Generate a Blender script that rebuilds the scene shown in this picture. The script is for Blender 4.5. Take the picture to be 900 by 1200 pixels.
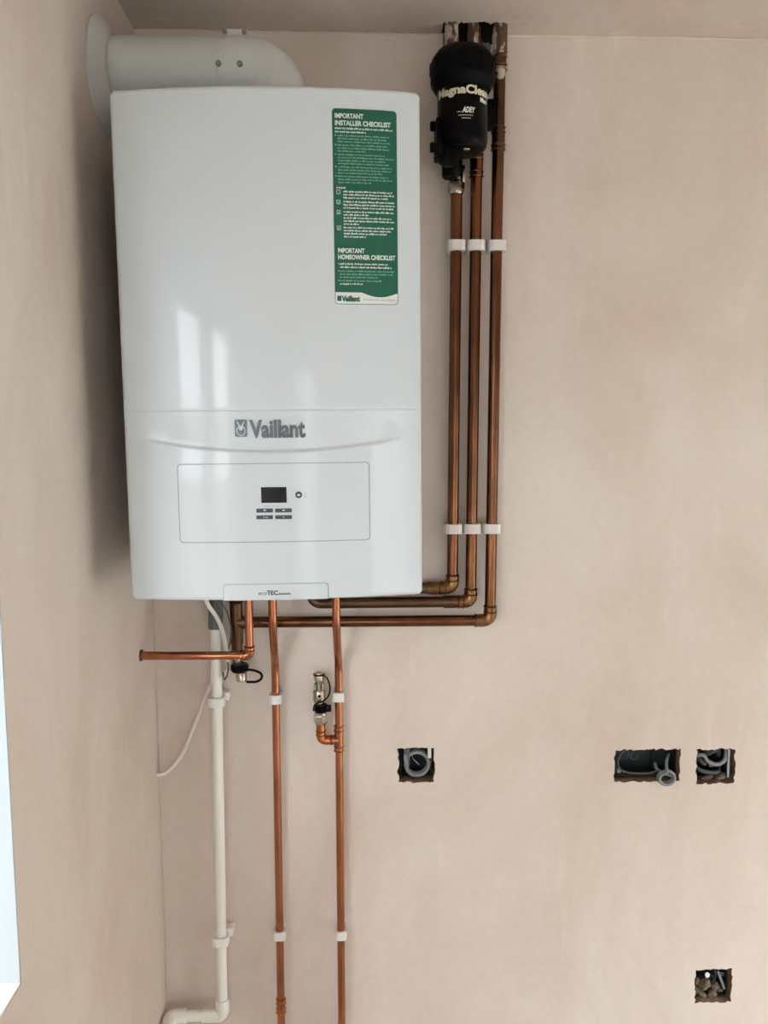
import bpy, bmesh, math, random
from mathutils import Vector, Matrix, noise
random.seed(7)
S = bpy.context.scene
COL = S.collection
for o in list(bpy.data.objects): bpy.data.objects.remove(o)

# ------------------------------------------------------------------ camera
F_PX, CAM = 910.0, Vector((0, -1.52, 1.66))
PITCH, YAW, ROLL = math.radians(5.85), math.radians(2.1), math.radians(-0.2)
fw = Vector((math.sin(YAW) * math.cos(PITCH), math.cos(YAW) * math.cos(PITCH), -math.sin(PITCH)))
rt = Vector((math.cos(YAW), -math.sin(YAW), 0)); up = rt.cross(fw)
c, s = math.cos(ROLL), math.sin(ROLL)
rt, up = c * rt + s * up, -s * rt + c * up
cd = bpy.data.cameras.new('camera'); cam = bpy.data.objects.new('camera', cd); COL.objects.link(cam)
cd.sensor_fit = 'HORIZONTAL'; cd.sensor_width = 36; cd.lens = 36 * F_PX / 900; cd.clip_start = .02
cam.matrix_world = Matrix(((rt.x, up.x, -fw.x, CAM.x), (rt.y, up.y, -fw.y, CAM.y), (rt.z, up.z, -fw.z, CAM.z), (0, 0, 0, 1)))
S.camera = cam

# ------------------------------------------------------------------ daylight (overcast sky through the windows) and exposure
W = bpy.data.worlds.new('sky'); S.world = W; W.use_nodes = True
bg = W.node_tree.nodes['Background']
bg.inputs[0].default_value = (.84, .93, 1.0, 1); bg.inputs[1].default_value = 6.0
def portal(loc, rot, sx, sy):
    l = bpy.data.lights.new('window_daylight', 'AREA'); l.shape = 'RECTANGLE'; l.size = sx; l.size_y = sy
    l.cycles.is_portal = True
    o = bpy.data.objects.new('window_daylight', l); COL.objects.link(o); o.location = loc; o.rotation_euler = rot
    return o
XL, XR, YF, ZC = -.400, 2.00, -4.30, 2.396
W1 = (-2.30, -.646, 1.011, 2.05)      # left wall: y0 y1 z0 z1
W2 = (-1.95, -.35, .10, 1.80)         # right wall: y0 y1 z0 z1
W3 = (-.22, .20, .25, 2.12)           # wall behind the camera: x0 x1 z0 z1
W4 = (1.05, 1.80, .10, 1.90)
portal((XL - .33, (W1[0] + W1[1]) / 2, (W1[2] + W1[3]) / 2), (0, -math.pi / 2, 0), W1[3] - W1[2], W1[1] - W1[0])
portal((XR + .33, (W2[0] + W2[1]) / 2, (W2[2] + W2[3]) / 2), (0, math.pi / 2, 0), W2[3] - W2[2], W2[1] - W2[0])
portal(((W3[0] + W3[1]) / 2, YF - .33, (W3[2] + W3[3]) / 2), (math.pi / 2, 0, 0), W3[1] - W3[0], W3[3] - W3[2])
portal(((W4[0] + W4[1]) / 2, YF - .33, (W4[2] + W4[3]) / 2), (math.pi / 2, 0, 0), W4[1] - W4[0], W4[3] - W4[2])
vs = S.view_settings
S.display_settings.display_device = 'sRGB'
vs.view_transform = 'Standard'; vs.look = 'None'; vs.gamma = 1; vs.use_curve_mapping = False
vs.exposure = 1.62

# ------------------------------------------------------------------ materials
def lin(*rgb): return tuple(((v / 255 + .055) / 1.055) ** 2.4 if v > 10 else v / 255 / 12.92 for v in rgb) + (1,)
def new_mat(name):
    m = bpy.data.materials.new(name); m.use_nodes = True
    return m, m.node_tree, m.node_tree.nodes['Principled BSDF']
def mat(name, col, rough=.5, metal=0, scale=40, var=.06, bump=0, coat=0, spec=.5, bscale=None):
    m, t, b = new_mat(name)
    N, L = t.nodes, t.links
    tc = N.new('ShaderNodeTexCoord'); nz = N.new('ShaderNodeTexNoise')
    nz.inputs['Scale'].default_value = scale; nz.inputs['Detail'].default_value = 5
    L.new(tc.outputs['Object'], nz.inputs['Vector'])
    mx = N.new('ShaderNodeMix'); mx.data_type = 'RGBA'
    L.new(nz.outputs['Fac'], mx.inputs['Factor'])
    mx.inputs[6].default_value = tuple(v * (1 - var) for v in col[:3]) + (1,)
    mx.inputs[7].default_value = tuple(min(1, v * (1 + var)) for v in col[:3]) + (1,)
    L.new(mx.outputs[2], b.inputs['Base Color'])
    b.inputs['Roughness'].default_value = rough; b.inputs['Metallic'].default_value = metal
    b.inputs['Specular IOR Level'].default_value = spec
    if coat: b.inputs['Coat Weight'].default_value = coat; b.inputs['Coat Roughness'].default_value = .04
    if bump:
        bp = N.new('ShaderNodeBump'); bp.inputs['Strength'].default_value = bump; bp.inputs['Distance'].default_value = .002
        if bscale:
            n2 = N.new('ShaderNodeTexNoise'); n2.inputs['Scale'].default_value = bscale; n2.inputs['Detail'].default_value = 6
            L.new(tc.outputs['Object'], n2.inputs['Vector']); L.new(n2.outputs['Fac'], bp.inputs['Height'])
        else: L.new(nz.outputs['Fac'], bp.inputs['Height'])
        L.new(bp.outputs[0], b.inputs['Normal'])
    return m
def plaster(name, c0, c1, c2):
    m, t, b = new_mat(name); N, L = t.nodes, t.links
    tc = N.new('ShaderNodeTexCoord')
    mp = N.new('ShaderNodeMapping'); mp.inputs['Scale'].default_value = (1, 1, .55); L.new(tc.outputs['Object'], mp.inputs['Vector'])
    n1 = N.new('ShaderNodeTexNoise'); n1.inputs['Scale'].default_value = 3.2; n1.inputs['Detail'].default_value = 7; n1.inputs['Roughness'].default_value = .6
    n1.inputs['Distortion'].default_value = .5
    L.new(mp.outputs[0], n1.inputs['Vector'])
    r = N.new('ShaderNodeValToRGB'); L.new(n1.outputs['Fac'], r.inputs[0])
    r.color_ramp.elements[0].position = .32; r.color_ramp.elements[0].color = c0
    r.color_ramp.elements[1].position = .70; r.color_ramp.elements[1].color = c2
    e = r.color_ramp.elements.new(.5); e.color = c1
    # thin pale trowel streaks
    mp2 = N.new('ShaderNodeMapping'); mp2.inputs['Scale'].default_value = (14, 14, 1.6); L.new(tc.outputs['Object'], mp2.inputs['Vector'])
    n2 = N.new('ShaderNodeTexNoise'); n2.inputs['Scale'].default_value = 1.4; n2.inputs['Detail'].default_value = 3; L.new(mp2.outputs[0], n2.inputs['Vector'])
    r2 = N.new('ShaderNodeValToRGB'); L.new(n2.outputs['Fac'], r2.inputs[0])
    r2.color_ramp.elements[0].position = .63; r2.color_ramp.elements[0].color = (0, 0, 0, 1)
    r2.color_ramp.elements[1].position = .76; r2.color_ramp.elements[1].color = (.35, .35, .35, 1)
    mx = N.new('ShaderNodeMix'); mx.data_type = 'RGBA'; L.new(r2.outputs[0], mx.inputs['Factor'])
    L.new(r.outputs[0], mx.inputs[6]); mx.inputs[7].default_value = lin(236, 224, 212)
    # fine grain
    n3 = N.new('ShaderNodeTexNoise'); n3.inputs['Scale'].default_value = 60; n3.inputs['Detail'].default_value = 4; L.new(tc.outputs['Object'], n3.inputs['Vector'])
    mx3 = N.new('ShaderNodeMix'); mx3.data_type = 'RGBA'; mx3.blend_type = 'MULTIPLY'; mx3.inputs['Factor'].default_value = 1
    r3 = N.new('ShaderNodeValToRGB'); r3.color_ramp.elements[0].color = (.93, .93, .93, 1); r3.color_ramp.elements[1].color = (1.04, 1.04, 1.04, 1)
    L.new(n3.outputs['Fac'], r3.inputs[0]); L.new(mx.outputs[2], mx3.inputs[6]); L.new(r3.outputs[0], mx3.inputs[7])
    L.new(mx3.outputs[2], b.inputs['Base Color'])
    b.inputs['Roughness'].default_value = .62; b.inputs['Specular IOR Level'].default_value = .3
    bp = N.new('ShaderNodeBump'); bp.inputs['Strength'].default_value = .25; bp.inputs['Distance'].default_value = .003
    L.new(n1.outputs['Fac'], bp.inputs['Height']); L.new(bp.outputs[0], b.inputs['Normal'])
    return m
def copper(name, bright, dull, lo, hi, rough=.3, scale=26):
    m, t, b = new_mat(name); N, L = t.nodes, t.links
    tc = N.new('ShaderNodeTexCoord'); mp = N.new('ShaderNodeMapping'); mp.inputs['Scale'].default_value = (1, 1, .35)
    L.new(tc.outputs['Object'], mp.inputs['Vector'])
    nz = N.new('ShaderNodeTexNoise'); nz.inputs['Scale'].default_value = scale; nz.inputs['Detail'].default_value = 5; L.new(mp.outputs[0], nz.inputs['Vector'])
    r = N.new('ShaderNodeValToRGB'); L.new(nz.outputs['Fac'], r.inputs[0])
    r.color_ramp.elements[0].position = lo; r.color_ramp.elements[0].color = bright
    r.color_ramp.elements[1].position = hi; r.color_ramp.elements[1].color = dull
    L.new(r.outputs[0], b.inputs['Base Color'])
    b.inputs['Metallic'].default_value = 1; b.inputs['Roughness'].default_value = rough
    return m
def splash(name, base, blot, thr):
    m, t, b = new_mat(name); N, L = t.nodes, t.links
    tc = N.new('ShaderNodeTexCoord'); mp = N.new('ShaderNodeMapping'); mp.inputs['Scale'].default_value = (1, 1, .45); L.new(tc.outputs['Object'], mp.inputs['Vector'])
    nz = N.new('ShaderNodeTexNoise'); nz.inputs['Scale'].default_value = 55; nz.inputs['Detail'].default_value = 4; L.new(mp.outputs[0], nz.inputs['Vector'])
    r = N.new('ShaderNodeValToRGB'); r.color_ramp.interpolation = 'LINEAR'; L.new(nz.outputs['Fac'], r.inputs[0])
    r.color_ramp.elements[0].position = thr; r.color_ramp.elements[0].color = base
    r.color_ramp.elements[1].position = thr + .05; r.color_ramp.elements[1].color = blot
    L.new(r.outputs[0], b.inputs['Base Color']); b.inputs['Roughness'].default_value = .6
    return m
M = {}
M['plaster'] = plaster('pink_plaster', lin(213, 194, 181), lin(221, 205, 193), lin(228, 215, 205))
M['ceiling'] = plaster('ceiling_plaster', lin(203, 183, 169), lin(210, 192, 180), lin(216, 201, 190))
M['white_wall'] = mat('white_paint', lin(178, 184, 189), .55, var=.02, scale=8)
M['floor'] = mat('grey_screed_floor', lin(172, 168, 162), .7, var=.12, scale=5)
M['masonry'] = mat('brown_masonry', lin(112, 84, 66), .95, var=.35, scale=120, bump=1, bscale=200)
M['board'] = mat('grey_plasterboard', lin(128, 134, 128), .8, var=.06)
M['void'] = mat('dark_void', lin(20, 18, 16), .9)  # near-black colour stands in for the shade inside openings
M['bead'] = mat('pale_plaster_ridge', lin(216, 198, 182), .7)
M['upvc'] = mat('white_upvc', lin(236, 238, 240), .3, var=.01)
M['sill'] = mat('cream_sill', lin(232, 228, 216), .5, var=.02)
M['white'] = mat('white_enamel', lin(208, 213, 217), .06, var=.006, scale=4, spec=.2)
M['gap'] = mat('panel_gap_grey', lin(146, 156, 164), .6)
M['print'] = mat('dark_grey_print', lin(58, 62, 68), .5)
M['logo'] = mat('satin_grey_logo', lin(92, 98, 103), .3, metal=.5)
M['logo_light'] = mat('pale_logo_line', lin(206, 212, 214), .3)
M['screen'] = mat('black_screen', lin(9, 14, 20), .12)
M['key'] = mat('slate_grey_key', lin(52, 62, 72), .45)
M['green'] = mat('green_label', lin(16, 92, 72), .35, scale=14, var=.08)
M['label_border'] = mat('label_border_grey', lin(84, 94, 92), .4)
M['label_white'] = mat('label_white', lin(224, 226, 222), .35)
M['label_text'] = mat('label_white_text', lin(222, 232, 226), .4)
M['label_body'] = mat('label_small_text', lin(122, 176, 154), .4)
M['flue'] = mat('white_flue', lin(206, 208, 206), .38, var=.015)
M['rubber'] = mat('grey_white_rubber', lin(198, 198, 194), .6, var=.02)
M['steel'] = mat('screw_steel', lin(150, 150, 148), .3, metal=1)
M['pvc'] = mat('white_pvc', lin(240, 237, 230), .35, var=.02)
M['grey_pvc'] = mat('grey_rubber_coupling', lin(104, 106, 104), .6)
M['clip'] = mat('white_nylon_clip', lin(226, 220, 216), .45, var=.02)
M['cable'] = mat('white_cable', lin(238, 231, 222), .45)
M['copper'] = copper('bright_copper', lin(190, 126, 94), lin(150, 90, 62), .35, .72, .21)
M['tarnished'] = copper('tarnished_copper', lin(134, 88, 62), lin(88, 59, 43), .3, .7, .22)
M['brown_copper'] = copper('brown_copper', lin(112, 84, 64), lin(80, 60, 46), .3, .7, .36)
M['fitting'] = copper('flux_stained_fitting', lin(150, 106, 70), lin(94, 70, 44), .35, .65, .3, 90)
M['fitting_bright'] = copper('bright_fitting', lin(204, 132, 84), lin(140, 84, 50), .4, .75, .24, 70)
M['nickel'] = mat('nickel_plate', lin(176, 170, 156), .25, metal=1, var=.12, scale=120)
M['brass'] = mat('brass', lin(170, 130, 80), .3, metal=1)
M['black'] = mat('black_plastic', lin(4, 4, 5), .36, var=.1, spec=.12)
M['black_matt'] = mat('matt_black', lin(4, 4, 5), .5, spec=.1)
M['cream_print'] = mat('cream_print', lin(222, 214, 190), .5)
M['white_print'] = mat('white_print', lin(235, 235, 232), .5)
M['smear'] = splash('plaster_splashed_copper', lin(84, 58, 42), lin(186, 172, 156), .47)
M['box_metal'] = mat('dark_box_metal', lin(36, 46, 50), .5, metal=.3, var=.25, scale=60)
M['box_edge'] = mat('galvanised_edge', lin(150, 154, 156), .35, metal=1)
M['grey_cable'] = mat('grey_cable', lin(128, 131, 131), .5, var=.08)
M['grey_cable_dark'] = mat('dark_grey_cable', lin(74, 76, 76), .5, var=.08)
M['conduit'] = mat('oval_conduit', lin(92, 94, 96), .5)
M['rubble'] = mat('brick_rubble', lin(116, 98, 84), .95, var=.35, scale=150)
M['ground'] = mat('outside_paving', lin(150, 148, 140), .9, var=.1, scale=2)
gm, gt, gb = new_mat('window_glass')
tr = gt.nodes.new('ShaderNodeBsdfTransparent'); gl = gt.nodes.new('ShaderNodeBsdfGlossy'); gl.inputs['Roughness'].default_value = 0
ms = gt.nodes.new('ShaderNodeMixShader'); ms.inputs[0].default_value = .06
gt.links.new(tr.outputs[0], ms.inputs[1]); gt.links.new(gl.outputs[0], ms.inputs[2]); gt.links.new(ms.outputs[0], gt.nodes['Material Output'].inputs[0])
M['glass'] = gm

# ------------------------------------------------------------------ mesh helpers
def obj(name, bm, m, parent=None, smooth=False, kind=None):
    me = bpy.data.meshes.new(name)
    bmesh.ops.recalc_face_normals(bm, faces=bm.faces)
    if smooth:
        for f in bm.faces: f.smooth = True
    bm.to_mesh(me); bm.free()
    if smooth: me.set_sharp_from_angle(angle=math.radians(40))
    for k in (m if isinstance(m, (list, tuple)) else [m]): me.materials.append(M[k])
    o = bpy.data.objects.new(name, me); COL.objects.link(o)
    if parent: o.parent = parent
    if kind: o['kind'] = kind
    return o
def tag(o, label, cat, group=None):
    o['label'] = label; o['category'] = cat
    if group: o['group'] = group
    return o
def thing(name, label, cat, loc=(0, 0, 0), group=None):
    o = bpy.data.objects.new(name, None); o.empty_display_size = .05; COL.objects.link(o); o.location = loc
    return tag(o, label, cat, group)
def box(bm, x0, x1, y0, y1, z0, z1, bev=0, seg=2):
    v = [bm.verts.new((x, y, z)) for x in (x0, x1) for y in (y0, y1) for z in (z0, z1)]
    fs = [bm.faces.new([v[i] for i in q]) for q in ((0, 1, 3, 2), (4, 6, 7, 5), (0, 4, 5, 1), (2, 3, 7, 6), (0, 2, 6, 4), (1, 5, 7, 3))]
    if bev:
        es = list({e for f in fs for e in f.edges})
        bmesh.ops.bevel(bm, geom=es, offset=bev, segments=seg, profile=.5, affect='EDGES')
    return bm
def B(*a, **k): return box(bmesh.new(), *a, **k)
def fillet(pts, r, n=8):
    pts = [Vector(p) for p in pts]; out = [pts[0]]
    for i in range(1, len(pts) - 1):
        p = pts[i]; a = (pts[i - 1] - p); b = (pts[i + 1] - p); la, lb = a.length, b.length; a.normalize(); b.normalize()
        ang = a.angle(b)
        if ang > math.pi - .02: out.append(p); continue
        rr = r[i] if isinstance(r, dict) and i in r else (r if not isinstance(r, dict) else .01)
        t = min(rr / math.tan(ang / 2), la * .49, lb * .49); rad = t * math.tan(ang / 2)
        cen = p + (a + b).normalized() * (rad / math.sin(ang / 2))
        s0 = p + a * t - cen; s1 = p + b * t - cen; ax = s0.cross(s1).normalized(); th = s0.angle(s1)
        for k in range(n + 1): out.append(cen + Matrix.Rotation(th * k / n, 3, ax) @ s0)
    out.append(pts[-1]); return out
def spline(pts, n=8):
    P = [Vector(p) for p in pts]; P = [2 * P[0] - P[1]] + P + [2 * P[-1] - P[-2]]; out = []
    for i in range(1, len(P) - 2):
        for k in range(n):
            t = k / n; a, b, c_, d = P[i - 1:i + 3]
            out.append(.5 * ((2 * b) + (c_ - a) * t + (2 * a - 5 * b + 4 * c_ - d) * t * t + (3 * b - a - 3 * c_ + d) * t ** 3))
    out.append(P[-2]); return out
def tube(bm, path, r, seg=16, cap=True, flat=None):
    path = [Vector(p) for p in path]; n = len(path)
    T = [(path[min(i + 1, n - 1)] - path[max(i - 1, 0)]).normalized() for i in range(n)]
    ref = Vector((0, 1, 0)) if abs(T[0].y) < .9 else Vector((1, 0, 0))
    U = (ref - T[0] * ref.dot(T[0])).normalized(); rings = []
    for i in range(n):
        if i:
            q = T[i - 1].rotation_difference(T[i]); U = q @ U; U = (U - T[i] * U.dot(T[i])).normalized()
        V = T[i].cross(U); rr = r[i] if isinstance(r, (list, tuple)) else r
        rings.append([bm.verts.new(path[i] + rr * (math.cos(a) * U * (flat or 1) + math.sin(a) * V)) for a in (2 * math.pi * k / seg for k in range(seg))])
    for a, b in zip(rings, rings[1:]):
        for k in range(seg): bm.faces.new((a[k], a[(k + 1) % seg], b[(k + 1) % seg], b[k]))
    if cap: bm.faces.new(rings[0][::-1]); bm.faces.new(rings[-1])
    return bm
def Tb(*a, **k): return tube(bmesh.new(), *a, **k)
def lathe(bm, prof, org, axis=(0, 0, 1), seg=32, lobes=0, amp=0):
    """prof: (radius, height) along axis from org."""
    ax = Vector(axis).normalized(); u = ax.orthogonal().normalized(); v = ax.cross(u); org = Vector(org); rings = []
    for r, h in prof:
        ring = []
        for k in range(seg):
            a = 2 * math.pi * k / seg; rr = r * (1 + (amp * (1 if math.cos(a * lobes) > 0 else -1) if lobes else 0))
            ring.append(bm.verts.new(org + ax * h + rr * (math.cos(a) * u + math.sin(a) * v)))
        rings.append(ring)
    for a, b in zip(rings, rings[1:]):
        for k in range(seg): bm.faces.new((a[k], a[(k + 1) % seg], b[(k + 1) % seg], b[k]))
    bm.faces.new(rings[0][::-1]); bm.faces.new(rings[-1])
    return bm
def Lt(*a, **k): return lathe(bmesh.new(), *a, **k)
def text_bm(body, size, off=0, sx=1, align='LEFT', shear=0, extrude=0, spacing=1):
    cu = bpy.data.curves.new('lettering', 'FONT'); cu.body = body; cu.size = size; cu.offset = off; cu.align_x = align; cu.shear = shear
    cu.resolution_u = 3; cu.extrude = extrude; cu.space_character = spacing
    o = bpy.data.objects.new('lettering', cu); COL.objects.link(o)
    dg = bpy.context.evaluated_depsgraph_get(); me = bpy.data.meshes.new_from_object(o.evaluated_get(dg))
    bm = bmesh.new(); bm.from_mesh(me); bpy.data.objects.remove(o); bpy.data.curves.remove(cu); bpy.data.meshes.remove(me)
    bmesh.ops.scale(bm, vec=(sx, 1, 1), verts=bm.verts)
    return bm
def rrect(x0, x1, z0, z1, r, n=5):
    pts = []
    for cx, cz, a0 in ((x1 - r, z1 - r, 0), (x0 + r, z1 - r, 90), (x0 + r, z0 + r, 180), (x1 - r, z0 + r, 270)):
        for k in range(n + 1):
            a = math.radians(a0 + 90 * k / n); pts.append((cx + r * math.cos(a), cz + r * math.sin(a)))
    return pts

# ------------------------------------------------------------------ setting
def holed_slab(name, outer, holes, y0, depth, mats, parent=None):
    """flat filled outline (x, z) with holes; front at y0, going back by depth."""
    cu = bpy.data.curves.new(name, 'CURVE'); cu.dimensions = '2D'; cu.fill_mode = 'BOTH'; cu.extrude = depth / 2
    for lp in [outer] + holes:
        sp = cu.splines.new('POLY'); sp.points.add(len(lp) - 1); sp.use_cyclic_u = True
        for p, q in zip(sp.points, lp): p.co = (q[0], q[1], 0, 1)
    o = bpy.data.objects.new(name, cu); COL.objects.link(o)
    me = bpy.data.meshes.new_from_object(o.evaluated_get(bpy.context.evaluated_depsgraph_get()))
    bm = bmesh.new(); bm.from_mesh(me); bpy.data.objects.remove(o); bpy.data.curves.remove(cu); bpy.data.meshes.remove(me)
    bmesh.ops.remove_doubles(bm, verts=bm.verts, dist=1e-6)
    for v in bm.verts: v.co = (v.co.x, y0 + depth / 2 + v.co.z * -1, v.co.y)
    bmesh.ops.recalc_face_normals(bm, faces=bm.faces)
    for f in bm.faces: f.material_index = 0 if f.normal.y < -.9 else 1
    return obj(name, bm, mats, parent)
def jag(x0, x1, z0, z1, amp=.0022, step=.006, seed=0):
    rnd = random.Random(seed); pts = []
    cs = [(x0, z0), (x1, z0), (x1, z1), (x0, z1)]
    for i in range(4):
        a, b = cs[i], cs[(i + 1) % 4]; L_ = math.hypot(b[0] - a[0], b[1] - a[1]); n = max(3, int(L_ / step))
        for k in range(n):
            t = (k + (rnd.uniform(-.3, .3) if k else 0)) / n; e = rnd.uniform(-amp, amp)
            nx, nz = (b[1] - a[1]) / L_, -(b[0] - a[0]) / L_
            pts.append((a[0] + (b[0] - a[0]) * t + nx * e, a[1] + (b[1] - a[1]) * t + nz * e))
    return pts
HOLES = [(.0828, .1565, .9485, 1.0200), (.5295, .6665, .9400, 1.0085), (.7015, .7815, .9325, 1.0065), (.7165, .7955, .4435, .5195)]
wb = holed_slab('wall_back', [(XL - .3, -.02), (XR + .3, -.02), (XR + .3, ZC + .14), (XL - .3, ZC + .14)],
                [jag(*h, seed=i + 3) for i, h in enumerate(HOLES)], 0, .055, ['plaster', 'masonry']); wb['kind'] = 'structure'
obj('masonry_core', B(XL - .3, XR + .3, .056, .30, -.02, ZC + .14), 'masonry', wb)
obj('exposed_board', B(.168, .2580, -.0025, -.0002, 2.312, ZC - .001), 'board', wb)
# pale flakes and nicks at hole edges, a few trowel marks
def walls_with_opening(name, plane, span, opening, thick, m, zc=ZC + .14):
    """plane: ('x', X, outward) or ('y', Y, outward); span a0..a1; opening list (a0,a1,z0,z1)."""
    bm = bmesh.new(); ax, P, out = plane
    lo, hi = min(P, P + out * thick), max(P, P + out * thick)
    def add(a0, a1, z0, z1):
        if a1 - a0 < 1e-5 or z1 - z0 < 1e-5: return
        if ax == 'x': box(bm, lo, hi, a0, a1, z0, z1)
        else: box(bm, a0, a1, lo, hi, z0, z1)
    a = span[0]
    for (o0, o1, z0, z1) in sorted(opening):
        add(a, o0, -.02, zc); add(o0, o1, -.02, z0); add(o0, o1, z1, zc); a = o1
    add(a, span[1], -.02, zc)
    return obj(name, bm, m, kind='structure')
walls_with_opening('wall_left', ('x', XL, -1), (YF, 0), [W1], .30, 'plaster')
walls_with_opening('wall_right', ('x', XR, 1), (YF, 0), [W2], .30, 'plaster')
walls_with_opening('wall_front', ('y', YF, -1), (XL - .3, XR + .3), [W3, W4], .30, 'plaster')
obj('floor', B(XL - .3, XR + .3, YF - .3, .06, -.10, 0), 'floor', kind='structure')
bm = bmesh.new()
NX0, NX1, NY = .1655, .2825, -.043
box(bm, XL - .3, NX0, YF - .3, 0, ZC, ZC + .14); box(bm, NX1, XR + .3, YF - .3, 0, ZC, ZC + .14); 
rj = random.Random(8)
edge = [(NX0 + (NX1 - NX0) * i / 26, NY + rj.uniform(-.003, .009)) for i in range(27)]
lo_ = [bm.verts.new((x, y, ZC)) for x, y in [(NX0, YF - .3), (NX1, YF - .3)] + edge[::-1]]; hi_ = [bm.verts.new((v.co.x, v.co.y, ZC + .14)) for v in lo_]
bm.faces.new(lo_); bm.faces.new(hi_[::-1])
for i in range(len(lo_)): bm.faces.new((lo_[i], hi_[i], hi_[(i + 1) % len(lo_)], lo_[(i + 1) % len(lo_)]))
ce = obj('ceiling', bm, 'ceiling', kind='structure')
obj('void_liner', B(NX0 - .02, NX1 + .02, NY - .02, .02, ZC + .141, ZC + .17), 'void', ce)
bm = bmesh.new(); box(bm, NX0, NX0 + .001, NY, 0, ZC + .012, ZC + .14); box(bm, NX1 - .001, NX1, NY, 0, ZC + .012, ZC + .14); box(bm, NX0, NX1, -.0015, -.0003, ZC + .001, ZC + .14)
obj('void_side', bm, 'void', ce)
for x0_, x1_ in ((.190, .2135), (.2335, .2600)):       # ragged near-black plates on the wall, standing in for shade in gaps between pipes
    top_ = [(x0_ + (x1_ - x0_) * i / 8, ZC - .017 + rj.uniform(-.004, .003)) for i in range(9)]
    bm = bmesh.new(); fr_ = [bm.verts.new((x, -.0030, z)) for x, z in [(x1_, ZC), (x0_, ZC)] + top_]; bk_ = [bm.verts.new((v.co.x, -.0026, v.co.z)) for v in fr_]
    bm.faces.new(fr_); bm.faces.new(bk_[::-1])
    for i in range(len(fr_)): bm.faces.new((fr_[i], bk_[i], bk_[(i + 1) % len(fr_)], fr_[(i + 1) % len(fr_)]))
    obj('gap_shade_plate', bm, 'void', ce)
# plaster ridge along the ceiling joint
rb = random.Random(4)
pts = [Vector((x, -.0008 - .0008 * rb.random(), ZC - .0015 + rb.uniform(-.0008, .0008))) for x in [.287 + .03 * i for i in range(57)]]
obj('trim_1', Tb(pts, [.0019 + .0010 * rb.random() for _ in pts], seg=8), 'bead', kind='structure')
pts = [Vector((x, -.0008, ZC - .0015 + rb.uniform(-.001, .001))) for x in [XL + .004 + .03 * i for i in range(19)]]
obj('trim_2', Tb(pts, [.0010 + .0010 * rb.random() for _ in pts], seg=8), 'bead', kind='structure')
pts = [Vector((XL + .0006 + .0010 * rb.random(), -.0008, .01 + .05 * i)) for i in range(47)]
obj('trim_3', Tb(pts, [.0010 + .0008 * rb.random() for _ in pts], seg=8), 'plaster', kind='structure')
obj('ground_outside', B(-30, 30, -30, 30, -.30, -.25), 'ground', kind='structure')

# unseen walls added outside to block low sky and dim the upper room
M['pale_render'] = mat('pale_sky_blocker_render', lin(214, 212, 206), .9, var=.06, scale=3)  # rear wall outside made pale to lift the window reflection on the boiler
M['render'] = mat('sky_blocker_render', lin(150, 142, 132), .9, var=.1, scale=3)
obj('sky_blocker_left', B(-2.6, -2.4, -5, 4, -.25, 4.2), 'render', kind='structure')
obj('sky_blocker_right', B(9.0, 9.2, -14, 8, -.25, 4.6), 'render', kind='structure')
obj('sky_blocker_rear', B(-1.3, 9, -12.2, -12.0, -.25, 5.0), 'pale_render', kind='structure')
def window(name, plane, o, fx, mull, lining=None):
    ax, P, out = plane; a0, a1, z0, z1 = o
    def pb(bm, A0, A1, d0, d1, Z0, Z1, bev=0):
        p, q = P + out * d0, P + out * d1; p, q = min(p, q), max(p, q)
        if ax == 'x': box(bm, p, q, A0, A1, Z0, Z1, bev)
        else: box(bm, A0, A1, p, q, Z0, Z1, bev)
        return bm
    fr = obj(name, pb(pb(pb(pb(bmesh.new(), a0, a0 + .06, fx, fx + .07, z0, z1, .004), a1 - .06, a1, fx, fx + .07, z0, z1, .004), a0 + .06, a1 - .06, fx, fx + .07, z0, z0 + .06, .004), a0 + .06, a1 - .06, fx, fx + .07, z1 - .06, z1, .004), 'upvc', kind='structure')
    xs = [a0 + .06] + [v for m_ in mull for v in m_] + [a1 - .06]
    for m0, m1 in mull: obj('mullion', pb(bmesh.new(), m0, m1, fx + .004, fx + .066, z0 + .06, z1 - .06, .004), 'upvc', fr)
    for i in range(0, len(xs), 2): obj('pane', pb(bmesh.new(), xs[i], xs[i + 1], fx + .03, fx + .036, z0 + .06, z1 - .06), 'glass', fr)
    if lining:
        t = .002
        obj('reveal_lining', pb(bmesh.new(), a1 - t, a1 - .0001, .0005, fx, z0 + .001, z1), lining, fr)
        obj('reveal_lining', pb(bmesh.new(), a0 + .0001, a0 + t, .0005, fx, z0 + .001, z1), lining, fr)
        obj('reveal_lining', pb(bmesh.new(), a0, a1, .0005, fx, z1 - t, z1 - .0001), lining, fr)
        obj('window_sill', pb(bmesh.new(), a0, a1, .0005, fx, z0 + .0001, z0 + .003), 'sill', fr)
    return fr
window('window_1', ('x', XL, -1), W1, .20, [(-1.62, -1.54)], 'white_wall')
window('window_2', ('x', XR, 1), W2, .16, [(-1.19, -1.11)], 'white_wall')
window('window_3', ('y', YF, -1), W3, .16, [], 'white_wall')
window('window_4', ('y', YF, -1), W4, .16, [], 'white_wall')

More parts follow.
